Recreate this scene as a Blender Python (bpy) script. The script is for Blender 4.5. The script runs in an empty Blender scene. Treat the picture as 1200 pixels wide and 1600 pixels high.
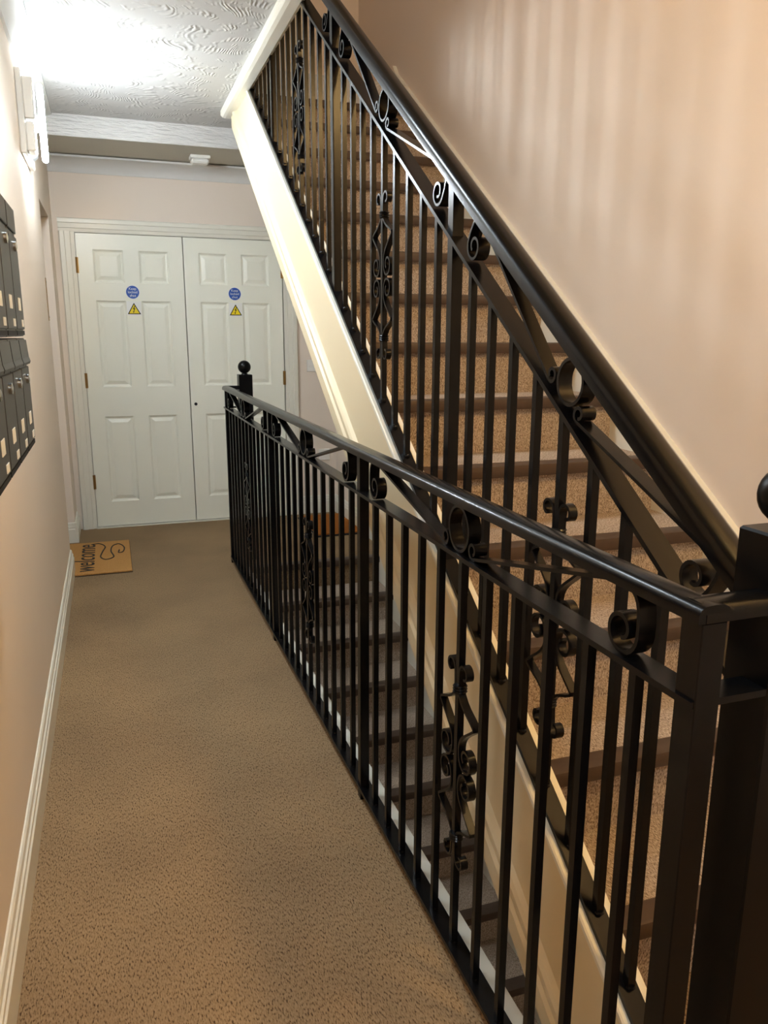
import bpy, math, random
from mathutils import Matrix, Vector
random.seed(7)
scene = bpy.context.scene
COL = scene.collection

# ------------------------------------------------------------------ camera
YAW, PITCH, ROLL, FPX, CAMH = 0.33498, 0.22535, -0.0042, 1216.35, 1.352
def camera():
    cd = bpy.data.cameras.new('camera')
    cd.sensor_fit = 'VERTICAL'; cd.sensor_height = 36.0
    cd.lens = FPX / 1600 * 36.0; cd.clip_start = 0.02
    o = bpy.data.objects.new('camera', cd); COL.objects.link(o)
    cy, sy = math.cos(YAW), math.sin(YAW)
    fw = Vector((sy*math.cos(PITCH), cy*math.cos(PITCH), -math.sin(PITCH)))
    rt = Vector((cy, -sy, 0)); dn = fw.cross(rt)
    r2 = math.cos(ROLL)*rt + math.sin(ROLL)*dn
    d2 = -math.sin(ROLL)*rt + math.cos(ROLL)*dn
    m = Matrix((( r2.x, -d2.x, -fw.x, 0), (r2.y, -d2.y, -fw.y, 0), (r2.z, -d2.z, -fw.z, CAMH), (0, 0, 0, 1)))
    o.matrix_world = m
    scene.camera = o
camera()

# ------------------------------------------------------------------ world and exposure
w = bpy.data.worlds.new('world'); scene.world = w; w.use_nodes = True
w.node_tree.nodes['Background'].inputs[0].default_value = (1.0, 0.9, 0.8, 1)
w.node_tree.nodes['Background'].inputs[1].default_value = 0.05
vs = scene.view_settings
vs.view_transform = 'Standard'; vs.look = 'None'; vs.gamma = 1.0; vs.use_curve_mapping = False
vs.exposure = 1.6
TUBE_POWER = 98.0         # fluorescent loop of the wall light
NEAR_POWER = 32.0         # unseen fill panel added behind the camera
HALL_POWER = 38.0         # unseen fill panel added in the corridor ceiling, above the frame
WARM_POWER = 106.0        # unseen globe added to warm the right wall and the stairs
UPSTAIRS_POWER = 26.0      # unseen lamp added to brighten the floor above
LOWER_POWER = 6.0         # unseen lamp added to light the descending risers

# ------------------------------------------------------------------ materials
def s2l(c):
    return tuple((x/12.92 if x <= .04045 else ((x+.055)/1.055)**2.4) for x in [v/255 for v in c]) + (1,)
def mat(name, rgb, rough=.6, spec=.4, metal=0, noise=None, bump=None, emit=None, coat=0):
    m = bpy.data.materials.new(name); m.use_nodes = True
    nt = m.node_tree; b = nt.nodes['Principled BSDF']
    c = s2l(rgb)
    b.inputs['Base Color'].default_value = c
    b.inputs['Roughness'].default_value = rough
    b.inputs['Specular IOR Level'].default_value = spec
    b.inputs['Metallic'].default_value = metal
    b.inputs['Coat Weight'].default_value = coat
    tc = nt.nodes.new('ShaderNodeTexCoord')
    if noise:
        sc, amt = noise
        n = nt.nodes.new('ShaderNodeTexNoise'); n.inputs['Scale'].default_value = sc; n.inputs['Detail'].default_value = 4
        nt.links.new(tc.outputs['Object'], n.inputs['Vector'])
        r = nt.nodes.new('ShaderNodeValToRGB')
        r.color_ramp.elements[0].position = .3; r.color_ramp.elements[1].position = .7
        r.color_ramp.elements[0].color = tuple(v*(1-amt) for v in c[:3]) + (1,)
        r.color_ramp.elements[1].color = tuple(min(1, v*(1+amt)) for v in c[:3]) + (1,)
        nt.links.new(n.outputs['Fac'], r.inputs['Fac']); nt.links.new(r.outputs['Color'], b.inputs['Base Color'])
    if bump:
        sc, st, dist = bump
        n = nt.nodes.new('ShaderNodeTexNoise'); n.inputs['Scale'].default_value = sc; n.inputs['Detail'].default_value = 3
        nt.links.new(tc.outputs['Object'], n.inputs['Vector'])
        bp = nt.nodes.new('ShaderNodeBump'); bp.inputs['Strength'].default_value = st; bp.inputs['Distance'].default_value = dist
        nt.links.new(n.outputs['Fac'], bp.inputs['Height']); nt.links.new(bp.outputs['Normal'], b.inputs['Normal'])
    if emit:
        b.inputs['Emission Color'].default_value = (*emit[0], 1); b.inputs['Emission Strength'].default_value = emit[1]
    return m

def carpet_mat(name, base, dark, light, scale=1.0):
    m = mat(name, base, rough=.95, spec=.1)
    nt = m.node_tree; b = nt.nodes['Principled BSDF']; L = nt.links
    tc = [n for n in nt.nodes if n.type == 'TEX_COORD'][0]
    # short stitched flecks: stretched noise in two directions
    mp = nt.nodes.new('ShaderNodeMapping'); mp.inputs['Scale'].default_value = (330*scale, 110*scale, 160*scale); mp.inputs['Rotation'].default_value = (0, 0, .65)
    L.new(tc.outputs['Object'], mp.inputs['Vector'])
    n1 = nt.nodes.new('ShaderNodeTexNoise'); n1.inputs['Scale'].default_value = 1.0; n1.inputs['Detail'].default_value = 2
    L.new(mp.outputs['Vector'], n1.inputs['Vector'])
    r1 = nt.nodes.new('ShaderNodeValToRGB'); cr = r1.color_ramp
    cr.elements[0].position = .33; cr.elements[0].color = s2l(dark)
    cr.elements[1].position = .66; cr.elements[1].color = s2l(light)
    e = cr.elements.new(.44); e.color = s2l(base)
    L.new(n1.outputs['Fac'], r1.inputs['Fac'])
    # wear and soiling patches
    n2 = nt.nodes.new('ShaderNodeTexNoise'); n2.inputs['Scale'].default_value = 2.2; n2.inputs['Detail'].default_value = 5
    L.new(tc.outputs['Object'], n2.inputs['Vector'])
    r2 = nt.nodes.new('ShaderNodeValToRGB'); r2.color_ramp.elements[0].position = .3; r2.color_ramp.elements[1].position = .7
    r2.color_ramp.elements[0].color = (.82, .8, .8, 1); r2.color_ramp.elements[1].color = (1.05, 1.03, 1.0, 1)
    L.new(n2.outputs['Fac'], r2.inputs['Fac'])
    mx = nt.nodes.new('ShaderNodeMix'); mx.data_type = 'RGBA'; mx.blend_type = 'MULTIPLY'; mx.inputs[0].default_value = 1
    L.new(r1.outputs['Color'], mx.inputs[6]); L.new(r2.outputs['Color'], mx.inputs[7])
    L.new(mx.outputs[2], b.inputs['Base Color'])
    bp = nt.nodes.new('ShaderNodeBump'); bp.inputs['Strength'].default_value = .5; bp.inputs['Distance'].default_value = .004
    L.new(n1.outputs['Fac'], bp.inputs['Height']); L.new(bp.outputs['Normal'], b.inputs['Normal'])
    return m

def artex_mat():
    m = mat('textured_ceiling_paint', (192, 191, 188), rough=.75, spec=.3)
    nt = m.node_tree; b = nt.nodes['Principled BSDF']; L = nt.links
    tc = [n for n in nt.nodes if n.type == 'TEX_COORD'][0]
    n0 = nt.nodes.new('ShaderNodeTexNoise'); n0.inputs['Scale'].default_value = 3.0; n0.inputs['Detail'].default_value = 1
    L.new(tc.outputs['Object'], n0.inputs['Vector'])
    mx = nt.nodes.new('ShaderNodeMix'); mx.data_type = 'VECTOR'; mx.inputs[0].default_value = .35
    L.new(tc.outputs['Object'], mx.inputs[4]); L.new(n0.outputs['Color'], mx.inputs[5])
    wv = nt.nodes.new('ShaderNodeTexWave'); wv.wave_type = 'BANDS'; wv.inputs['Scale'].default_value = 20; wv.inputs['Distortion'].default_value = 6
    wv.inputs['Detail'].default_value = 2; wv.inputs['Detail Scale'].default_value = 1.2
    L.new(mx.outputs[1], wv.inputs['Vector'])
    n2 = nt.nodes.new('ShaderNodeTexNoise'); n2.inputs['Scale'].default_value = 11; n2.inputs['Detail'].default_value = 2
    L.new(tc.outputs['Object'], n2.inputs['Vector'])
    r = nt.nodes.new('ShaderNodeValToRGB'); r.color_ramp.elements[0].position = .5; r.color_ramp.elements[1].position = .66
    L.new(n2.outputs['Fac'], r.inputs['Fac'])
    mu = nt.nodes.new('ShaderNodeMath'); mu.operation = 'MULTIPLY'
    L.new(wv.outputs['Fac'], mu.inputs[0]); L.new(r.outputs['Color'], mu.inputs[1])
    bp = nt.nodes.new('ShaderNodeBump'); bp.inputs['Strength'].default_value = .5; bp.inputs['Distance'].default_value = .008
    L.new(mu.outputs[0], bp.inputs['Height']); L.new(bp.outputs['Normal'], b.inputs['Normal'])
    return m

M = {}
M['wall'] = mat('beige_emulsion', (229, 216, 202), rough=.8, spec=.25, noise=(1.2, .025), bump=(60, .08, .002))
M['white'] = mat('white_gloss_paint', (226, 223, 210), rough=.35, spec=.45)
M['cream'] = mat('cream_gloss_paint', (220, 206, 174), rough=.4, spec=.4)
M['ceil'] = artex_mat()
def streak_mat():
    m = mat('combed_plaster', (206, 204, 200), rough=.4, spec=.45)
    nt = m.node_tree; b = nt.nodes['Principled BSDF']; L = nt.links
    tc = [n for n in nt.nodes if n.type == 'TEX_COORD'][0]
    mp = nt.nodes.new('ShaderNodeMapping'); mp.inputs['Scale'].default_value = (9, 9, 60)
    L.new(tc.outputs['Object'], mp.inputs['Vector'])
    n = nt.nodes.new('ShaderNodeTexNoise'); n.inputs['Scale'].default_value = 1; n.inputs['Detail'].default_value = 4
    L.new(mp.outputs['Vector'], n.inputs['Vector'])
    bp = nt.nodes.new('ShaderNodeBump'); bp.inputs['Strength'].default_value = .9; bp.inputs['Distance'].default_value = .03
    L.new(n.outputs['Fac'], bp.inputs['Height']); L.new(bp.outputs['Normal'], b.inputs['Normal'])
    return m
M['streak'] = streak_mat()
M['plain_ceil'] = mat('plain_ceiling_paint', (190, 185, 172), rough=.8, spec=.2, bump=(25, .1, .004))
M['cove'] = mat('coving_paint', (210, 209, 205), rough=.6, spec=.3)
M['door'] = mat('door_paint', (238, 238, 224), rough=.33, spec=.45)
M['carpet'] = carpet_mat('brown_flecked_carpet', (139, 116, 87), (76, 58, 42), (158, 135, 105))
M['stair_carpet'] = carpet_mat('stair_carpet_pile', (158, 142, 126), (114, 97, 82), (208, 193, 176), 1.1)
M['nosing'] = mat('brown_rubber_nosing', (74, 58, 46), rough=.45, spec=.4, noise=(30, .08))
M['black'] = mat('black_gloss_metal', (9, 9, 11), rough=.25, spec=.2, bump=(35, .06, .002))
M['blackpost'] = mat('black_painted_post', (8, 8, 9), rough=.3, spec=.17, bump=(20, .08, .002))
M['boxgrey'] = mat('charcoal_powder_coat', (54, 54, 53), rough=.42, spec=.4)
M['boxdark'] = mat('black_gap', (12, 12, 12), rough=.7)
M['steel'] = mat('chrome', (200, 200, 196), rough=.25, metal=1)
M['brass'] = mat('dull_brass', (150, 116, 66), rough=.4, metal=.8)
M['paper'] = mat('white_sticker', (235, 235, 230), rough=.6)
M['plastic'] = mat('white_plastic', (232, 230, 224), rough=.35, spec=.5)
M['blue'] = mat('blue_sign_vinyl', (36, 82, 168), rough=.4)
M['yellow'] = mat('yellow_sign_vinyl', (240, 215, 30), rough=.4)
M['ink'] = mat('black_print', (14, 13, 12), rough=.7)
M['coir'] = mat('tan_coir', (182, 136, 82), rough=1, spec=.05, noise=(220, .3), bump=(300, .6, .004))
M['coir2'] = mat('rust_coir', (160, 98, 44), rough=1, spec=.05, noise=(220, .3), bump=(300, .6, .004))
M['rubber'] = mat('black_rubber', (22, 21, 20), rough=.8)
M['tube'] = mat('fluorescent_tube', (255, 255, 255), rough=.5, emit=((.84, .93, 1.0), TUBE_POWER))
M['low_fill'] = mat('downstairs_fill_glass', (255, 245, 230), rough=.4, emit=((1.0, .88, .70), LOWER_POWER))
M['alu'] = mat('reflector_aluminium', (205, 210, 218), rough=.25, metal=.9)
M['hall_fill'] = mat('corridor_fill_glass', (255, 245, 230), rough=.4, emit=((.80, .92, 1.0), HALL_POWER))
M['near_fill'] = mat('near_corridor_fill_glass', (255, 245, 230), rough=.4, emit=((.80, .92, 1.0), NEAR_POWER))
M['warm_fill'] = mat('warm_fill_glass', (255, 245, 230), rough=.4, emit=((1.0, .64, .25), WARM_POWER))
M['up_fill'] = mat('upstairs_fill_glass', (255, 245, 230), rough=.4, emit=((.82, .90, 1.0), UPSTAIRS_POWER))

# ------------------------------------------------------------------ mesh helpers
class MB:
    def __init__(s): s.v = []; s.f = []
    def add(s, vs, fs):
        n = len(s.v); s.v += [tuple(p) for p in vs]; s.f += [tuple(i+n for i in f) for f in fs]; return s
    def box(s, x0, x1, y0, y1, z0, z1):
        return s.add([(x0,y0,z0),(x1,y0,z0),(x1,y1,z0),(x0,y1,z0),(x0,y0,z1),(x1,y0,z1),(x1,y1,z1),(x0,y1,z1)],
                     [(0,3,2,1),(4,5,6,7),(0,1,5,4),(1,2,6,5),(2,3,7,6),(3,0,4,7)])
    def cbox(s, x0, x1, y0, y1, z0, z1, b=.004):
        """box with chamfered edges (8 corners cut to rings)"""
        b = min(b, (x1-x0)*.45, (y1-y0)*.45, (z1-z0)*.45)
        r = []
        for z, i in ((z0, b), (z0+b, 0), (z1-b, 0), (z1, b)):
            xa, xb, ya, yb = x0+i, x1-i, y0+i, y1-i
            c = b if i == 0 else b*.6
            r.append([(xa+c,ya,z),(xb-c,ya,z),(xb,ya+c,z),(xb,yb-c,z),(xb-c,yb,z),(xa+c,yb,z),(xa,yb-c,z),(xa,ya+c,z)])
        vs = [p for q in r for p in q]; fs = [tuple(range(7,-1,-1)), tuple(range(24,32))]
        for k in range(3):
            for i in range(8):
                j = (i+1) % 8; fs.append((k*8+i, k*8+j, k*8+8+j, k*8+8+i))
        return s.add(vs, fs)
    def prism_x(s, poly, x0, x1):
        """poly of (y,z), extruded along x"""
        n = len(poly)
        a = sum(poly[i][0]*poly[(i+1)%n][1]-poly[(i+1)%n][0]*poly[i][1] for i in range(n))
        if a < 0: poly = poly[::-1]
        vs = [(x0,y,z) for y,z in poly] + [(x1,y,z) for y,z in poly]
        fs = [tuple(range(n-1,-1,-1)), tuple(range(n,2*n))] + [(i,(i+1)%n,n+(i+1)%n,n+i) for i in range(n)]
        return s.add(vs, fs)
    def prism_y(s, poly, y0, y1, sl=0.0):
        """poly of (x,z), swept along y; the sweep climbs by sl per metre"""
        n = len(poly)
        a = sum(poly[i][0]*poly[(i+1)%n][1]-poly[(i+1)%n][0]*poly[i][1] for i in range(n))
        if a < 0: poly = poly[::-1]
        vs = [(x,y0,z+sl*y0) for x,z in poly] + [(x,y1,z+sl*y1) for x,z in poly]
        fs = [tuple(range(n)), tuple(range(2*n-1,n-1,-1))] + [((i+1)%n,i,n+i,n+(i+1)%n) for i in range(n)]
        return s.add(vs, fs)
    def prism_z(s, poly, z0, z1):
        n = len(poly)
        a = sum(poly[i][0]*poly[(i+1)%n][1]-poly[(i+1)%n][0]*poly[i][1] for i in range(n))
        if a < 0: poly = poly[::-1]
        vs = [(x,y,z0) for x,y in poly] + [(x,y,z1) for x,y in poly]
        fs = [tuple(range(n-1,-1,-1)), tuple(range(n,2*n))] + [(i,(i+1)%n,n+(i+1)%n,n+i) for i in range(n)]
        return s.add(vs, fs)
    def prism_along_x(s, poly, x0, x1):
        return s.prism_x(poly, x0, x1)
    def ribbon(s, path, th, x0, x1):
        """flat bar bent along path of (y,z); th thick in the plane, x0..x1 wide"""
        n = len(path); L = []; R = []
        for i, (y, z) in enumerate(path):
            a = path[max(0,i-1)]; b = path[min(n-1,i+1)]
            dy, dz = b[0]-a[0], b[1]-a[1]; l = math.hypot(dy,dz) or 1
            ny, nz = -dz/l*th/2, dy/l*th/2
            L.append((y+ny,z+nz)); R.append((y-ny,z-nz))
        vs = []
        for i in range(n):
            vs += [(x0,*L[i]),(x1,*L[i]),(x1,*R[i]),(x0,*R[i])]
        fs = [(0,1,2,3),(4*n-1,4*n-2,4*n-3,4*n-4)]
        for i in range(n-1):
            for k in range(4):
                j = (k+1)%4; fs.append((4*i+j,4*i+k,4*i+4+k,4*i+4+j))
        return s.add(vs, fs)
    def tube(s, pts, r, n=8, closed=False):
        P = [Vector(p) for p in pts]; rings = []; N = len(P); up = None
        for i in range(N):
            a = P[(i-1)%N] if closed or i else P[i]; b = P[(i+1)%N] if closed or i < N-1 else P[i]
            t = (b-a).normalized()
            if up is None: up = Vector((0,0,1)) if abs(t.z) < .9 else Vector((1,0,0))
            u = t.cross(up).normalized(); v = u.cross(t); up = v
            rings.append([P[i]+(u*math.cos(k*2*math.pi/n)+v*math.sin(k*2*math.pi/n))*r for k in range(n)])
        vs = [p for q in rings for p in q]; fs = []
        for i in range(N if closed else N-1):
            for k in range(n):
                fs.append((i*n+k, i*n+(k+1)%n, ((i+1)%N)*n+(k+1)%n, ((i+1)%N)*n+k))
        if not closed: fs += [tuple(range(n-1,-1,-1)), tuple(range((N-1)*n, N*n))]
        return s.add(vs, fs)
    def lathe(s, prof, c, n=24, axis='z'):
        """prof of (r,h) spun about an axis through c"""
        vs = []; fs = []
        for r, h in prof:
            for k in range(n):
                a = k*2*math.pi/n; p = (r*math.cos(a), r*math.sin(a), h)
                if axis == 'y': p = (p[0], p[2], p[1])
                if axis == 'x': p = (p[2], p[0], p[1])
                vs.append((c[0]+p[0], c[1]+p[1], c[2]+p[2]))
        m = len(prof)
        for i in range(m-1):
            for k in range(n):
                fs.append((i*n+k, i*n+(k+1)%n, (i+1)*n+(k+1)%n, (i+1)*n+k))
        fs += [tuple(range(n-1,-1,-1)), tuple(range((m-1)*n, m*n))]
        return s.add(vs, fs)
    def ball(s, c, r, n=24):
        m = 14
        return s.lathe([(max(1e-5, r*math.sin(math.pi*i/m)), -r*math.cos(math.pi*i/m)) for i in range(m+1)], c, n)
    def mesh(s, name, m, smooth=False):
        me = bpy.data.meshes.new(name); me.from_pydata(s.v, [], s.f); me.materials.append(m)
        import bmesh
        bm = bmesh.new(); bm.from_mesh(me); bmesh.ops.recalc_face_normals(bm, faces=bm.faces); bm.to_mesh(me); bm.free()
        if smooth:
            for p in me.polygons: p.use_smooth = True
            me.set_sharp_from_angle(angle=math.radians(40))
        return me

def link(name, me, parent=None, loc=None):
    o = bpy.data.objects.new(name, me); COL.objects.link(o)
    if parent: o.parent = parent
    if loc: o.location = loc
    return o
def obj(name, mb, m, parent=None, smooth=False, loc=None):
    return link(name, mb.mesh(name, m, smooth), parent, loc)
def tag(o, label, cat, group=None):
    o['label'] = label; o['category'] = cat
    if group: o['group'] = group
    return o
def thing(name, label, cat, loc=(0,0,0), group=None):
    o = bpy.data.objects.new(name, None); COL.objects.link(o); o.location = loc
    o.empty_display_size = .05
    return tag(o, label, cat, group)
def struct(name, mb, m, label=None, smooth=False):
    o = obj(name, mb, m, None, smooth); o['kind'] = 'structure'
    o['label'] = label or name.replace('_', ' '); return o
def rel(o, mb):      # shift a builder's points so that they are local to the thing
    l = o.location; mb.v = [(x-l.x, y-l.y, z-l.z) for x,y,z in mb.v]; return mb

# ------------------------------------------------------------------ main measures
XL, XR = -0.285, 1.79          # corridor's left wall, stair's right wall
YF, YB = 5.72, -2.4            # far wall, wall behind the camera
ZC, ZC2, ZU = 2.55, 2.435, 2.82  # ceiling, lower ceiling by the doors, upper floor
ZTOP = 5.3
WELL0, WELL1 = 1.135, 4.41     # stairwell opening along y
XW = .70                       # left side of the stairwell
SL = .69                       # pitch of the rising flight
RISE, GO, Y1 = .188, .2725, 1.103
DR, DG, DY = .162, .254, 4.406

# ------------------------------------------------------------------ the setting
fl = MB()
fl.box(XL-.7, XW-.045, YB, YF+.1, -.25, 0)
fl.box(XW-.045, XR+.02, YB, .745, -.25, 0).box(.776, XR+.02, .745, WELL0, -.25, 0)
fl.box(XW-.045, XR+.02, WELL1+.02, YF+.1, -.25, 0)
struct('floor', fl, M['carpet'], 'brown flecked carpet of the corridor')
struct('trim_1', MB().box(XW-.045, XW, .745, WELL1+.02, -.25, .006), M['white'], 'white timber edging along the stairwell')
struct('wall_left', MB().box(XL-.12, XL, YB, 4.66, 0, ZC).box(XL-.12, XL, 4.66, 5.36, 2.03, ZC).box(XL-.12, XL, 5.36, YF+.1, 0, ZC)
       .box(XL-.72, XL-.12, 4.56, 4.66, 0, ZC).box(XL-.72, XL-.12, 5.36, 5.46, 0, ZC).box(XL-.82, XL-.72, 4.56, 5.46, 0, ZC)
       .box(XL-.72, XL-.12, 4.66, 5.36, 2.03, ZC),
       M['wall'], 'beige left wall with a doorway recess')
struct('wall_far', MB().box(XL-.12, -.165, YF, YF+.12, 0, ZTOP).box(1.225, XR+.1, YF, YF+.12, 0, ZTOP)
       .box(-.165, 1.225, YF, YF+.12, 1.995, ZTOP).box(-.165, 1.225, YF+.06, YF+.12, 0, 1.995),
       M['wall'], 'beige end wall around the double doors')
struct('wall_right', MB().box(XR, XR+.12, YB, YF+.12, -3.0, ZTOP), M['wall'], 'warm lit beige wall beside the stairs')
struct('wall_back', MB().box(XL-.12, XR+.12, YB-.1, YB, -.25, ZTOP), M['wall'], 'wall behind the viewpoint')
# wall thickening beneath the rising flight
struct('wall_stairwell_right', MB().prism_x([(0.5,-3.0),(YF,-3.0),(YF,2.4),(4.9,2.4),(WELL0+.05,-.3),(.5,-.3)], 1.60, XR), M['wall'], 'wall beside the descending flight')
struct('wall_stairwell_left', MB().box(XW-.12, XW-.02, .5, WELL1+.6, -3.0, -.25), M['wall'], 'wall under the corridor edge')
struct('wall_stairwell_far', MB().box(XW-.12, XR, WELL1+.5, WELL1+.6, -3.0, -.25), M['wall'], 'end wall under the top of the descending flight')
struct('wall_stairwell_near', MB().box(XW-.12, XR, .4, .5, -3.0, -.25), M['wall'], 'near wall of the lower stairwell')
struct('floor_lower', MB().box(XW-.12, XR, .4, WELL1+.6, -3.1, -2.45), M['carpet'], 'carpet of the floor below')

ce = MB()
ce.box(XL-.12, .75, YB, 5.10, ZC, ZU)
ce.box(.75, XR, 4.74, 5.10, ZC, ZU-.03)
ce.box(.75, XR, YB, -1.0, ZC, ZU)
struct('ceiling', ce, M['ceil'], 'white swirl textured ceiling')
struct('ceiling_lower', MB().box(XL-.12, XR, 5.10, YF, ZC2+.006, ZU), M['plain_ceil'], 'lower plain ceiling before the doors')
struct('trim_2', MB().box(XL, XR, 5.095, 5.104, ZC2, ZC), M['streak'], 'textured face of the ceiling step')
struct('ceiling_upper', MB().box(XL-.12, XR+.1, YB, YF+.1, ZTOP-.1, ZTOP), M['plain_ceil'], 'ceiling of the floor above')
struct('wall_upper_left', MB().box(XL-.12, XL, YB, YF+.1, ZU, ZTOP), M['wall'], 'left wall of the floor above')
struct('floor_upper', MB().box(XL, .70, YB, YF, ZU, ZU+.012).box(.70, XR, 4.94, YF, ZU-.03, ZU+.004), M['carpet'], 'carpet of the floor above')

# trim round the ceiling opening
op = MB()
op.prism_y([(.680,ZC),(.680,ZC-.022),(.690,ZC-.032),(.705,ZC-.036),(.742,ZC-.036),(.752,ZC-.026),(.758,ZC-.026),(.758,ZU),(.750,ZU),(.750,ZC)], -.9, 4.74)
struct('trim_3', op, M['white'], 'white moulded trim along the ceiling edge over the stairs')

# coving
def cove_poly(w, h, n=6):
    p = [(0,0),(w,0),(w,-.012)]
    for i in range(1, n):
        a = i/n*math.pi/2
        p.append((.012+(w-.012)*(1-math.sin(a)), -.012-(h-.012)*(1-math.cos(a))))
    return p + [(.012,-h),(0,-h)]
struct('trim_4', MB().prism_y([(XL+a, ZC+b) for a,b in cove_poly(.078,.09)], YB, 5.095), M['cove'], 'white coving along the left wall', True)
struct('trim_5', MB().prism_x([(YF-a, ZC2+b) for a,b in cove_poly(.125,.085)], XL, XR-.19), M['cove'], 'white coving above the double doors', True)

# baseboards
def skirt_poly(h=.135, t=.018):
    return [(0,0),(t,0),(t,h-.045),(t-.004,h-.04),(t-.004,h-.026),(t-.008,h-.022),(t-.010,h-.006),(t-.014,h),(0,h)]
sk = MB()
sk.prism_y([(XL+a, b) for a,b in skirt_poly()], YB, 4.66)
struct('baseboard_left', sk, M['white'], 'white moulded skirting of the left wall', False)
sk2 = MB()
sk2.prism_x([(5.36-a, b) for a,b in skirt_poly()], XL-.12, XL-.0005)
sk2.prism_y([(XL+a, b) for a,b in skirt_poly()], 5.342, 5.70)
struct('baseboard_recess', sk2, M['white'], 'white skirting wrapped around the recess corner')
sk3 = MB().prism_x([(YF-a, b) for a,b in skirt_poly()], 1.31, 1.60)
struct('baseboard_far', sk3, M['white'], 'white skirting right of the double doors')
struct('baseboard_right', MB().prism_y([(1.60-a, b) for a,b in skirt_poly()], WELL1+.03, YF-.02), M['white'], 'white skirting at the head of the descending flight')

# ------------------------------------------------------------------ double doors
def arch_leg(x0, s):      # moulded architrave leg, x0 = inner edge, s = outward direction
    return [(x0,YF),(x0,YF-.014),(x0+s*.02,YF-.016),(x0+s*.024,YF-.022),(x0+s*.055,YF-.024),(x0+s*.06,YF-.030),(x0+s*.085,YF-.030),(x0+s*.092,YF-.02),(x0+s*.092,YF)]
fr = MB()
fr.prism_z(arch_leg(-.160,-1), 0, 1.991)
fr.prism_z(arch_leg(1.220, 1), 0, 1.991)
fr.prism_x([(y, 1.992+abs(x-1.220)*.9) for x,y in arch_leg(1.220,1)], -.252, 1.312)
fr.box(-.166,-.156, YF-.01, YF+.06, 0, 2.0).box(1.216,1.226, YF-.01, YF+.06, 0, 2.0).box(-.166,1.226, YF-.01, YF+.06, 1.988, 2.0)
struct('trim_6', fr, M['white'], 'white moulded architrave around the double doors')
struct('trim_7', MB().box(-.16, 1.22, YF-.03, YF+.05, 0, .008), M['white'], 'white threshold strip under the double doors')

DF = YF-.008     # front of the leaves
def text_mesh(body, size, m, name, depth=.0006, align='CENTER', shear=0):
    c = bpy.data.curves.new(name, 'FONT'); c.body = body; c.size = size; c.align_x = align; c.align_y = 'CENTER'; c.extrude = depth; c.shear = shear; c.resolution_u = 3
    t = bpy.data.objects.new(name, c); COL.objects.link(t)
    dg = bpy.context.evaluated_depsgraph_get(); dg.update()
    me = bpy.data.meshes.new_from_object(t.evaluated_get(dg))
    bpy.data.objects.remove(t); bpy.data.curves.remove(c)
    me.materials.clear(); me.materials.append(m); me.name = name
    return me

PX = [(.100,.292),(.390,.582)]; PZ = [(.185,.785),(.985,1.56),(1.675,1.885)]
def leaf(x0, name, label, sign_x, hinge_x, keyhole):
    d = tag(bpy.data.objects.new(name, None), label, 'door'); COL.objects.link(d); d.location = (x0, DF, .012); d['kind'] = 'structure'
    W, Hh = .678, 1.972
    b = MB(); b.box(0, W, .014, .044, 0, Hh)
    xs = [0, PX[0][0], PX[0][1], PX[1][0], PX[1][1], W]
    for a in (0, 2, 4): b.box(xs[a], xs[a+1], 0, .014, 0, Hh)
    zz = [0, PZ[0][0], PZ[0][1], PZ[1][0], PZ[1][1], PZ[2][0], PZ[2][1], Hh]
    for a in (0, 2, 4, 6):
        for c in PX: b.box(c[0], c[1], 0, .014, zz[a]-(.012 if a else 0), zz[a+1]-.012 if a < 6 else Hh)
    obj('leaf_frame', b, M['door'], d)
    for c in PX:
        for (za, zb) in PZ:
            za -= .012; zb -= .012; p = MB(); i1, i2, i3 = .010, .018, .042
            R = []
            for ins, y in ((0, 0), (i1, .010), (i2, .012), (i3, .004)):
                R += [(c[0]+ins, y, za+ins), (c[1]-ins, y, za+ins), (c[1]-ins, y, zb-ins), (c[0]+ins, y, zb-ins)]
            F = [(12,13,14,15)]
            for k in range(3):
                for j in range(4): F.append((k*4+j, k*4+(j+1)%4, k*4+4+(j+1)%4, k*4+4+j))
            obj('panel', p.add(R, F), M['door'], d)
    for hz in (.27, .97, 1.72):
        h = MB().lathe([(.006,0),(.006,.1)], (hinge_x, -.006, hz), 8).box(hinge_x-.012, hinge_x+.012, -.003, 0, hz, hz+.1)
        obj('hinge', h, M['brass'], d)
    if keyhole:
        obj('keyhole', MB().lathe([(.011,0),(.011,.004),(.007,.004)], (.034, -.004, .845), 16, 'y'), M['boxdark'], d)
    return d
lf = leaf(-.153, 'door_1', 'left leaf of the white six-panel double doors', 0, -.003, False)
rt = leaf(.531, 'door_2', 'right leaf of the white six-panel double doors with keyhole', 0, .681, True)

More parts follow.
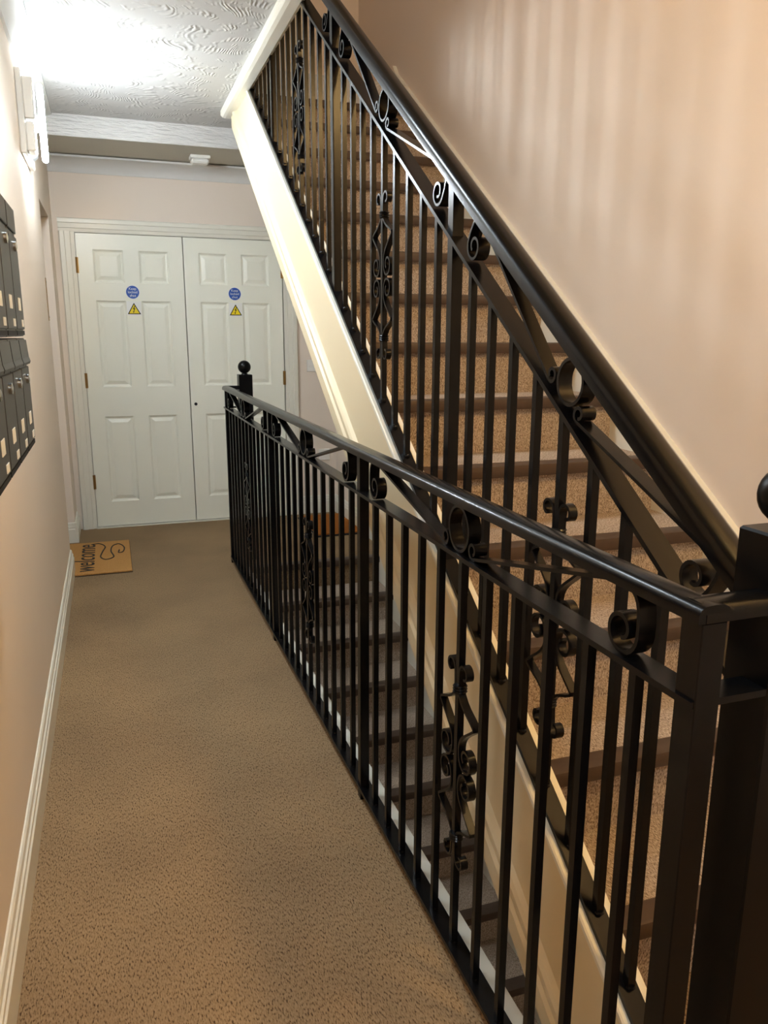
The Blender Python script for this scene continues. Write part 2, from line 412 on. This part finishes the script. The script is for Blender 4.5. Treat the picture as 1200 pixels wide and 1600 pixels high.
def safety_signs(cx, side, zc, zt):
    t = thing('mandatory_sign', 'round blue keep locked shut sign on the %s door leaf' % side, 'sign', (cx, DF, zc))
    t2 = MB().lathe([(.047,-.0012),(.047,0)], (0,0,0), 40, 'y'); obj('sign_backing', t2, M['paper'], t)
    obj('sign_face', MB().lathe([(.042,-.002),(.042,-.0012)], (0,0,0), 40, 'y'), M['blue'], t)
    for i, s in enumerate(('Keep', 'locked', 'shut')):
        me = text_mesh(s, .0235, M['paper'], 'lettering', .0003)
        o = link('lettering', me, t, (0, -.0028, .022-.022*i)); o.rotation_euler = (math.pi/2, 0, 0)
    t = thing('warning_sign', 'yellow electrical hazard triangle sticker on the %s door leaf' % side, 'sign', (cx+.003, DF, zt))
    obj('sign_backing', MB().box(-.047, .047, -.0012, 0, -.045, .048), M['paper'], t)
    def tri(r, y0, y1, m, n):
        P = [(r*math.cos(a), r*math.sin(a)-.012) for a in (math.pi/2, math.pi/2+2*math.pi/3, math.pi/2+4*math.pi/3)]
        vs = [(x, y0, z) for x, z in P]+[(x, y1, z) for x, z in P]
        obj(n, MB().add(vs, [(0,1,2),(5,4,3),(0,3,4,1),(1,4,5,2),(2,5,3,0)]), m, t)
    tri(.050, -.0016, -.0012, M['ink'], 'triangle_border'); tri(.039, -.0022, -.0016, M['yellow'], 'triangle_field')
    bolt = [(.004,.014),(-.010,-.008),(-.001,-.006),(-.006,-.024),(-.010,-.020),(-.006,-.033),(.002,-.023),(-.002,-.023),(.008,.000),(-.001,-.002),(.010,.014)]
    b = MB(); n = len(bolt); b.add([(x,-.0028,z+.004) for x,z in bolt]+[(x,-.0022,z+.004) for x,z in bolt], [tuple(range(n)), tuple(range(2*n-1,n-1,-1))]+[(i,(i+1)%n,n+(i+1)%n,n+i) for i in range(n)])
    obj('lightning_bolt', b, M['ink'], t)
safety_signs(.184, 'left', 1.617, 1.510)
safety_signs(.869, 'right', 1.619, 1.510)

# ------------------------------------------------------------------ rising flight
up = thing('staircase', 'carpeted flight rising to the upper floor with dark nosings', 'staircase', (0,0,0))
XS0, XS1 = .775, 1.767
def nosing_poly():     # (y,z), front top corner of the tread at (0,0); tread runs towards +y
    return [(.052,0),(.052,.004),(.004,.004),(-.003,.001),(-.005,-.006),(-.005,-.030),(-.002,-.036),(.006,-.036),(.010,-.03),(.010,0)]
def flight(root, x0, x1, y1, rise, go, n, z0, sgn_first=True):
    tread = MB().box(x0, x1, .004, go+.045, -.035, 0).mesh('tread', M['stair_carpet'])
    riser = MB().box(x0, x1, .026, .046, -rise-.004, -.03).mesh('riser', M['stair_carpet'])
    nose = MB().prism_x(nosing_poly(), x0, x1).mesh('nosing', M['nosing'], True)
    for k in range(n):
        p = (0, y1+k*go, z0+(k+1)*rise)
        if k < n-1: link('tread', tread, root, p)
        link('riser', riser, root, p)
        link('nosing', nose, root, p)
flight(up, XS0, XS1, Y1, RISE, GO, 15, 0)
C_TOP, C_LOW = -.384, -.752
ysn, ysf = .742, 4.62
string = MB()
string.prism_x([(ysn+.006, SL*ysn+C_LOW), (4.66, SL*4.66+C_LOW), (4.66, ZC+.1), (ysf-.1, SL*(ysf-.1)+C_TOP), (ysn+.006, SL*ysn+C_TOP)], .740, .775)
obj('stringer', string, M['cream'], up)
md = MB()
yA = .75
md.prism_y([(.740,C_LOW),(.722,C_LOW),(.720,C_LOW+.012),(.720,C_LOW+.060),(.727,C_LOW+.070),(.724,C_LOW+.082),(.724,C_LOW+.098),(.730,C_LOW+.108),(.740,C_LOW+.118)], yA, 4.62, SL)
obj('stringer_moulding', md, M['cream'], up, False)
obj('stringer_cap', MB().prism_y([(.732,C_TOP-.004),(.732,C_TOP+.006),(.735,C_TOP+.010),(.800,C_TOP+.010),(.802,C_TOP-.004)], ysn, 4.45, SL), M['white'], up)
ws = MB().prism_x([(.80, 0), (1.13, 0), (4.95, SL*(4.95-1.13)), (4.95, ZU+.13), (4.9, SL*4.9-.49), (.95, SL*.95-.49), (.80, .135)], XS1, XR)
obj('wall_string', ws, M['white'], up)
obj('soffit', MB().prism_y([(.775,-.870),(1.598,-.870),(1.598,-.840),(.775,-.840)], 1.16, 4.75, SL), M['plain_ceil'], up)

# ------------------------------------------------------------------ descending flight
dn = thing('staircase', 'carpeted flight descending under the rising stairs to the floor below', 'staircase', (0,0,0))
ndn = 14
tread = MB().box(XW, 1.505, .004, DG+.045, -.035, 0).mesh('tread', M['stair_carpet'])
riser = MB().box(XW, 1.505, .026, .046, -DR-.004, -.03).mesh('riser', M['stair_carpet'])
nose = MB().prism_x(nosing_poly(), XW, 1.505).mesh('nosing', M['nosing'], True)
for k in range(ndn):
    p = (0, DY-k*DG, -k*DR)
    if k: link('tread', tread, dn, p)
    link('riser', riser, dn, p); link('nosing', nose, dn, p)
s2 = DR/DG
obj('wall_string', MB().prism_x([(DY+.03, .135), (DY+.03, -.35), (DY-13.5*DG, -13.5*DR-.45), (DY-13.5*DG, -13.5*DR+.16), (DY-.15, .1)], 1.505, 1.60), M['white'], dn)

# ------------------------------------------------------------------ ironwork helpers
def arc(cx, cz, r0, r1, a0, a1, n):
    return [(cx+(r0+(r1-r0)*i/n)*math.cos(a0+(a1-a0)*i/n), cz+(r0+(r1-r0)*i/n)*math.sin(a0+(a1-a0)*i/n)) for i in range(n+1)]
def bez(p0, p1, p2, p3, n=8):
    o = []
    for i in range(n+1):
        t = i/n; u = 1-t
        o.append(tuple(u*u*u*p0[k]+3*u*u*t*p1[k]+3*u*t*t*p2[k]+t*t*t*p3[k] for k in (0,1)))
    return o
PI = math.pi

def frieze_paths(L, G, off):
    """scrolls between mid rail (v=0) and handrail (v=G) in a bay of length L; first half only, mirrored later"""
    P = {}
    R = G*.36
    cu = off+R
    # curl: stem from the handrail on the post side, round the bottom, up and inwards
    stem = bez((cu-R*.30, G), (cu-R*.95, G*.97), (cu-R-.002, G*.72), (cu-R, R), 7)
    P['scroll'] = stem[:-1] + arc(cu, R, R, R*.30, PI, PI+2*PI*1.22, 30)
    r = G*.17; ue = L/2-G*.5-r*.9
    P['diagonal'] = [(cu+R+.004, G-.002), (ue-.012, .006)] + arc(ue, r+.003, r, r*.45, -PI/2, -PI/2+2*PI*.95, 18)
    return P
def ring_path(L, G):
    return arc(L/2, G/2, G/2-.004, G/2-.004, 0, 2*PI, 30)

def lyre_paths():
    """decorative scroll on one side of a baluster: d outwards, h up, centre at 0; upper half, mirrored for the lower one"""
    H2 = .232
    top = arc(.030, H2-.022, .008, .021, PI*.9-2*PI*.85+2*PI, PI*.9+2*PI*0+2*PI*0, 2)  # replaced below
    c = (.031, H2-.021)
    spiral = [(c[0]+r*math.cos(a), c[1]+r*math.sin(a)) for r, a in [(.008+.013*i/16, -PI*.55+ (PI*1.55)*i/16) for i in range(17)]]
    p = spiral
    p = p + bez(p[-1], (.009, H2-.035), (.006, H2-.060), (.010, H2-.072), 4)[1:]
    p = p + bez(p[-1], (.030, H2-.098), (.060, H2-.100), (.078, H2-.112), 5)[1:]
    p = p + [(.080, H2-.118)]
    p = p + bez((.080, H2-.118), (.045, .085), (.018, .075), (.016, .045), 7)[1:]
    p = p + bez((.016, .045), (.016, .020), (.026, .006), (.042, .005), 5)[1:]
    c2 = (.046, .033)
    p = p + [(c2[0]+r*math.cos(a), c2[1]+r*math.sin(a)) for r, a in [(.028-.018*i/18, -PI*.45+PI*1.75*i/18) for i in range(1, 19)]]
    return p
LYRE = lyre_paths()
BARW = .013       # flat bar width of the scrolls
def lyre_mesh(side, half):
    return MB().ribbon([(side*d, half*h) for d, h in LYRE], .0055, -BARW*.62, BARW*.62).mesh('baluster_scroll', M['black'], True)
LYRES = [lyre_mesh(s, h) for s in (-1, 1) for h in (-1, 1)]
collar = MB()
for dz in (-.006, 0, .006): collar.lathe([(.013,dz-.003),(.0155,dz),(.013,dz+.003)], (0,0,0), 12)
COLLAR = collar.mesh('collar', M['black'], True)
def put_lyre(root, x, y, z):
    for me in LYRES: link('baluster_scroll', me, root, (x, y, z))
    link('collar', COLLAR, root, (x, y, z+.170)); link('collar', COLLAR, root, (x, y, z-.170))

def rail_poly(xc, z, wd=.046, h=.022):      # convex handrail section (x,z)
    a = wd/2
    return [(xc-a,z),(xc+a,z),(xc+a,z+h*.45),(xc+a*.86,z+h*.78),(xc+a*.55,z+h*.95),(xc,z+h),(xc-a*.55,z+h*.95),(xc-a*.86,z+h*.78),(xc-a,z+h*.45)]

def newel(name, label, x, y, zb, zt, hw):
    t = thing(name, label, 'newel post', (x, y, zb))
    h = zt-zb
    obj('shaft', MB().cbox(-hw, hw, -hw, hw, 0, h, .003), M['blackpost'], t)
    obj('neck', MB().lathe([(.020,h-.001),(.018,h+.004),(.014,h+.007)], (0,0,0), 20), M['blackpost'], t, True)
    obj('ball_cap', MB().ball((0,0,h+.006+.036), .0375, 28), M['blackpost'], t, True)
    return t

# ------------------------------------------------------------------ level railing along the corridor
XP = .630
lv = thing('balustrade', 'level black iron balustrade along the corridor edge of the stairwell', 'railing', (0,0,0))
ZH, ZM, ZB = 1.0325, .927, .034
YP = [.683, 1.984, 3.278, 4.572]      # posts
NX, NY = .760, .702                   # near newel
FX, FY = .742, 4.615                  # far newel
hr = MB()
hr.prism_y(rail_poly(XP, ZH), YP[0]-.0184, YP[3]+.0297)
hr.prism_x([(YP[0]+.004+a-XP, b+.0003) for a, b in rail_poly(XP, ZH)], XP-.012, NX-.0382)
hr.prism_x([(FY-.02+a-XP, b+.0003) for a, b in rail_poly(XP, ZH)], XP-.006, FX-.0392)
obj('handrail', hr, M['black'], lv, True)
mr = MB().box(XP-.020, XP+.020, YP[0]-.016, YP[3]+.016, ZM, ZM+.009)
mr.box(XP+.020, NX-.0382, YP[0]-.016, YP[0]+.024, ZM, ZM+.009).box(XP+.020, FX-.0392, FY-.037, FY-.007, ZM, ZM+.009)
obj('mid_rail', mr, M['black'], lv)
obj('bottom_rail', MB().box(XP-.018, XP+.022, YP[0], YP[3], ZB, ZB+.010), M['black'], lv)
pw = .0135
post = MB().cbox(-pw, pw, -pw, pw, 0, ZH, .0015).mesh('post', M['black'])
cpost = MB().cbox(-.018, .018, -.018, .018, 0, ZH, .0015).mesh('post', M['black'])
for i, y in enumerate(YP):
    link('post', cpost if i == 0 else post, lv, (XP if i else XP+.002, y, 0))
bw = .0072
bal = MB().box(-bw, bw, -bw, bw, ZB+.010, ZM).mesh('baluster', M['black'])
weld = MB().lathe([(.0092,0),(.0086,.002),(.0072,.004)], (0,0,0), 8).mesh('weld', M['black'], True)
for b in range(3):
    n = 12; d = (YP[b+1]-YP[b])/n
    for k in range(1, n):
        o = link('baluster', bal, lv, (XP, YP[b]+d*k, 0)); link('weld', weld, o, (0, 0, ZB+.010))
    put_lyre(lv, XP, YP[b]+d*6, .478)
Lb, G = YP[1]-YP[0], ZH-ZM-.009
fp = frieze_paths(Lb, G, .098); sw = .013
meshes = {}
for k in fp:
    for s in (0, 1):
        path = fp[k] if s == 0 else [(Lb-u, v) for u, v in fp[k]]
        meshes[k, s] = MB().ribbon(path, .006, -sw, sw).mesh(k, M['black'], True)
ringm = MB().ribbon(ring_path(Lb, G), .006, -sw, sw).mesh('ring', M['black'], True)
for b in range(3):
    base = (XP, YP[b], ZM+.009)
    for s in (0, 1):
        link('frieze_scroll', meshes['scroll', s], lv, base); link('frieze_diagonal', meshes['diagonal', s], lv, base)
    link('frieze_ring', ringm, lv, base)

newel('newel_post', 'large black square newel post with ball cap at the foot of the rising stairs', NX, NY, 0, 1.123, .038)
newel('newel_post', 'distant black newel post with ball cap in front of the double doors', FX, FY, 0, 1.117, .039)

# ------------------------------------------------------------------ sloping railing of the rising flight
XU = .764
ur = thing('balustrade', 'sloping black iron balustrade climbing with the rising stairs', 'railing', (0,0,0))
cH, cM, cB = .505, .387, -.372
UP = [.716, 1.708, 2.700, 3.692, 4.684]
y0, y1 = NY+.0385, 4.70
obj('handrail', MB().prism_y(rail_poly(XU, cH, .050, .034), y0, y1, SL), M['black'], ur, True)
obj('mid_rail', MB().prism_y([(XU-.021,cM),(XU+.021,cM),(XU+.021,cM+.011),(XU-.021,cM+.011)], y0, y1, SL), M['black'], ur)
obj('bottom_rail', MB().prism_y([(XU-.020,cB),(XU+.016,cB),(XU+.016,cB+.012),(XU-.020,cB+.012)], y0+.02, 4.42, SL), M['black'], ur)
def slant_bar(h, ca, cb):
    return MB().add([(-h,-h,ca-SL*h),(h,-h,ca-SL*h),(h,h,ca+SL*h),(-h,h,ca+SL*h),(-h,-h,cb-SL*h),(h,-h,cb-SL*h),(h,h,cb+SL*h),(-h,h,cb+SL*h)],
                    [(0,3,2,1),(4,5,6,7),(0,1,5,4),(1,2,6,5),(2,3,7,6),(3,0,4,7)])
upost = slant_bar(.0135, cB+.01, cH).mesh('post', M['black'])
ubal = slant_bar(.0075, cB+.01, cM).mesh('baluster', M['black'])
for y in UP[1:4]: link('post', upost, ur, (XU, y, SL*y))
for b in range(4):
    for k in range(1, 10):
        y = UP[b]+.0992*k
        if y < y0+.03 or y > 4.40: continue
        o = link('baluster', ubal, ur, (XU, y, SL*y)); link('weld', weld, o, (0, -.004, cB+.012))
    ym = UP[b]+.496
    if b < 4: put_lyre(ur, XU, ym, SL*ym-.012)
th = math.atan(SL); ct, st = math.cos(th), math.sin(th)
Lu, Gu = .992/ct, (cH-cM)*ct-.010
fu = frieze_paths(Lu, Gu, .092)
def rot(path): return [(u*ct-v*st, u*st+v*ct) for u, v in path]
um = {}
for k in fu:
    for s in (0, 1):
        path = fu[k] if s == 0 else [(Lu-u, v) for u, v in fu[k]]
        um[k, s] = MB().ribbon(rot(path), .006, -.014, .014).mesh(k, M['black'], True)
uring = MB().ribbon(rot(ring_path(Lu, Gu)), .006, -.014, .014).mesh('ring', M['black'], True)
for b in range(4):
    base = (XU, UP[b]-.006, SL*UP[b]+cM+.0125)
    for s in (0, 1):
        sh = .058 if (b == 0 and s == 0) else 0      # the lowest curl stands clear of the newel
        link('frieze_scroll', um['scroll', s], ur, (base[0], base[1]+sh*ct, base[2]+sh*st))
        link('frieze_diagonal', um['diagonal', s], ur, base)
    link('frieze_ring', uring, ur, base)

# ------------------------------------------------------------------ letter boxes on the left wall
BX = -.185
ORD = ['first', 'second', 'third', 'fourth']
def letterbox(y_far, row, i):
    wdt = .172
    z0, z1 = ((1.083, 1.338), (1.342, 1.632))[row]
    t = thing('letterbox', 'charcoal steel letterbox, %s from the doors in the %s row' % (ORD[i], ('lower', 'upper')[row]), 'letterbox', (XL, y_far-wdt, z0), 'letterboxes on the left wall')
    D = BX-XL; h = z1-z0
    obj('body', MB().cbox(0, D-.004, .001, wdt-.001, 0, h, .002), M['boxgrey'], t)
    zf = h-.062
    if row: obj('flap', MB().cbox(D-.004, D, .004, wdt-.004, zf+.004, h-.004, .0015), M['boxgrey'], t)
    else: obj('flap', MB().prism_y([(D-.004, zf+.004), (D+.004, zf+.002), (D+.006, zf+.008), (D+.003, zf+.018), (D, h-.004), (D-.004, h-.004)], .004, wdt-.004), M['boxgrey'], t)
    d = obj('box_door', MB().cbox(D-.004, D, .004, wdt-.004, .016, zf-.004, .0015), M['boxgrey'], t)
    obj('lock', MB().lathe([(.011,0),(.011,.006),(.004,.008)], (D, wdt*.5, zf-.030), 16, 'x'), M['steel'], d, True)
    obj('number_plate', MB().box(D, D+.0012, wdt*.40, wdt*.66, .058, .086), M['paper'], d)
    obj('name_tag', MB().box(D, D+.0012, wdt*.62, wdt*.84, .022, .038), M['paper'], d)
    obj('hinge_rail', MB().box(D-.004, D-.001, .004, wdt-.004, .003, .013), M['boxdark'], t)
for i in range(4):
    for row in (0, 1): letterbox(2.10-.175*i, row, i)

# ------------------------------------------------------------------ fluorescent wall light
def rrect(y0, y1, z0, z1, r, x):
    P = []
    for cy, cz, a0 in ((y1-r, z1-r, 0), (y0+r, z1-r, PI/2), (y0+r, z0+r, PI), (y1-r, z0+r, 1.5*PI)):
        for i in range(6):
            a = a0+i/5*PI/2; P.append((x, cy+r*math.cos(a), cz+r*math.sin(a)))
    return P
def wall_light(y, z, label):
    t = thing('wall_light', label, 'light', (XL, y, z))
    obj('back_plate', MB().cbox(0, .024, 0, .40, -.01, .32, .004), M['plastic'], t)
    obj('gear_box', MB().cbox(.024, .060, .0, .10, .0, .115, .006).cbox(.024, .066, .0, .10, .125, .29, .006), M['plastic'], t)
    obj('reflector', MB().prism_y([(.024,.02),(.045,.036),(.047,.036),(.027,.018)], .11, .33).prism_y([(.024,.28),(.045,.264),(.047,.264),(.027,.282)], .11, .33)
        .box(.024, .027, .11, .33, .02, .28), M['alu'], t)
    obj('lamp_holder', MB().cbox(.024, .066, .170, .225, .12, .18, .004), M['plastic'], t)
    obj('fluorescent_tube', MB().tube(rrect(.168, .226, .005, .30, .028, .082), .0125, 10, True), M['tube'], t, True)
wall_light(3.80, 2.09, 'bare fluorescent wall light glowing high on the left wall before the doorway recess')

# ------------------------------------------------------------------ unseen lamps added as fill for the corridor and stairs
def fill_lamp(name, label, loc, r, m):
    t = thing(name, label, 'light', loc)
    obj('lamp_base', MB().lathe([(r*1.04,0),(r*1.04,-.025),(r*.9,-.03)], (0,0,0), 28), M['plastic'], t, True)
    obj('lamp_glass', MB().lathe([(r*.97,-.026)]+[(r*.97*math.cos(a), -.026-.06*math.sin(a)) for a in (.3,.6,.9,1.2,1.45)]+[(.002,-.086)], (0,0,0), 28), m, t, True)
for xx, yy, lm, ll in ((.02, 2.60, 'hall_fill', 'unseen round fill panel added between the viewpoint and the wall light'), (.15, -.75, 'near_fill', 'unseen round fill panel added behind the viewpoint')):
    t = thing('fill_panel', ll, 'light', (xx, yy, ZC), 'added corridor fill panels')
    obj('lamp_rim', MB().lathe([(.15,0),(.172,0),(.172,-.008),(.15,-.014),(.148,-.004)], (0,0,0), 32), M['plastic'], t, True)
    obj('lamp_panel', MB().lathe([(.149,-.003),(.149,-.006)], (0,0,0), 32), M[lm], t)
t = thing('fill_globe', 'unseen warm globe added in the stairwell to light the wall and first steps', 'light', (1.28, .22, ZTOP-.1))
obj('ceiling_rose', MB().lathe([(.05,0),(.05,-.012),(.02,-.035)], (0,0,0), 20), M['plastic'], t, True)
obj('cord', MB().tube([(0,0,-.03),(0,0,-2.37)], .004, 8), M['plastic'], t)
obj('globe', MB().ball((0,0,-2.45), .09), M['warm_fill'], t, True)
fill_lamp('fill_lamp', 'unseen round fill lamp added on the floor above', (.3, 2.6, ZTOP-.1), .16, M['up_fill'])

fill_lamp('fill_lamp', 'unseen round fill lamp added on the floor below', (1.1, .78, -.25), .12, M['low_fill'])

# ------------------------------------------------------------------ small fittings
t = thing('smoke_detector', 'small white detector on the lowered ceiling before the doors', 'detector', (.632, 5.395, ZC2))
obj('detector_base', MB().cbox(-.062, .062, -.05, .05, -.014, .006, .004), M['plastic'], t)
obj('detector_cover', MB().cbox(-.055, .055, -.044, .044, -.042, -.013, .010), M['plastic'], t)
def wall_plate(x, z, label, sw):
    t = thing('switch_plate', label, 'switch', (x, YF, z))
    obj('plate', MB().cbox(-.043, .043, -.010, 0, -.043, .043, .003), M['plastic'], t)
    if sw:
        obj('rocker', MB().cbox(.010, .024, -.014, -.009, -.014, .014, .002), M['plastic'], t)
        obj('fuse_carrier', MB().cbox(-.026, .000, -.012, -.009, -.010, .010, .002), M['boxgrey'] if False else M['plastic'], t)
    else:
        obj('rocker', MB().cbox(-.010, .010, -.014, -.009, -.016, .016, .002), M['plastic'], t)
wall_plate(1.424, 1.118, 'white fused switch plate right of the double doors', True)
wall_plate(1.505, .450, 'low white plate near the skirting right of the doors', False)
t = thing('strike_plate', 'narrow brass strip on the wall edge beside the doorway recess', 'plate', (XL, 4.60, 1.52))
obj('plate', MB().cbox(0, .003, -.016, .016, -.11, .11, .001), M['brass'], t)
obj('screw', MB().lathe([(.005,0),(.004,.002)], (.003, 0, .09), 10, 'x'), M['steel'], t)
obj('screw', MB().lathe([(.005,0),(.004,.002)], (.003, 0, -.09), 10, 'x'), M['steel'], t)

# doormats
t = thing('doormat', 'tan coir doormat with black welcome lettering by the left doorway recess', 'doormat', (-.14, 4.91, 0))
obj('mat_pile', MB().cbox(-.20, .185, -.355, .355, .002, .014, .003), M['coir'], t)
obj('mat_backing', MB().box(-.202, .187, -.357, .357, 0, .003), M['rubber'], t)
me = text_mesh('welcome', .17, M['ink'], 'lettering', .0008, shear=.25)
o = link('lettering', me, t, (-.075, -.02, .0146)); o.rotation_euler = (0, 0, math.pi/2)
sw_ = [(-.05,.29),(.0,.30),(.035,.22),(.02,.10),(.01,-.02),(.04,-.09),(.085,-.04),(.07,.10),(.08,.22),(.12,.26),(.15,.17),(.14,.06),(.115,.05),(.12,.12)]
pts = []
for i in range(len(sw_)-1):
    p0 = sw_[max(0,i-1)]; p1 = sw_[i]; p2 = sw_[i+1]; p3 = sw_[min(len(sw_)-1,i+2)]
    for k in range(6):
        u = k/6
        pts.append(tuple(.5*((2*p1[j])+(-p0[j]+p2[j])*u+(2*p0[j]-5*p1[j]+4*p2[j]-p3[j])*u*u+(-p0[j]+3*p1[j]-3*p2[j]+p3[j])*u**3) for j in (0,1)))
obj('swirl_print', MB().tube([(a, b, .0135) for a, b in pts], .0045, 6), M['ink'], t)
t = thing('doormat', 'rust brown doormat with black edge at the head of the descending stairs', 'doormat', (1.41, 5.26, 0))
obj('mat_pile', MB().cbox(-.15, .172, -.27, .30, .003, .020, .003), M['coir2'], t)
obj('mat_backing', MB().box(-.155, .176, -.285, .305, 0, .010), M['rubber'], t)

# ------------------------------------------------------------------ floor above: door frame seen past the handrail
uf = MB()
struct('trim_8', MB().box(1.30, 1.40, YF-.025, YF, ZU, 4.85).box(1.32, 1.38, YF-.032, YF-.024, ZU, 4.85), M['white'], 'white door frame on the floor above')
struct('baseboard_upper', MB().prism_x([(YF-a, ZU+b) for a, b in skirt_poly()], 1.40, XR), M['white'], 'white skirting on the floor above')
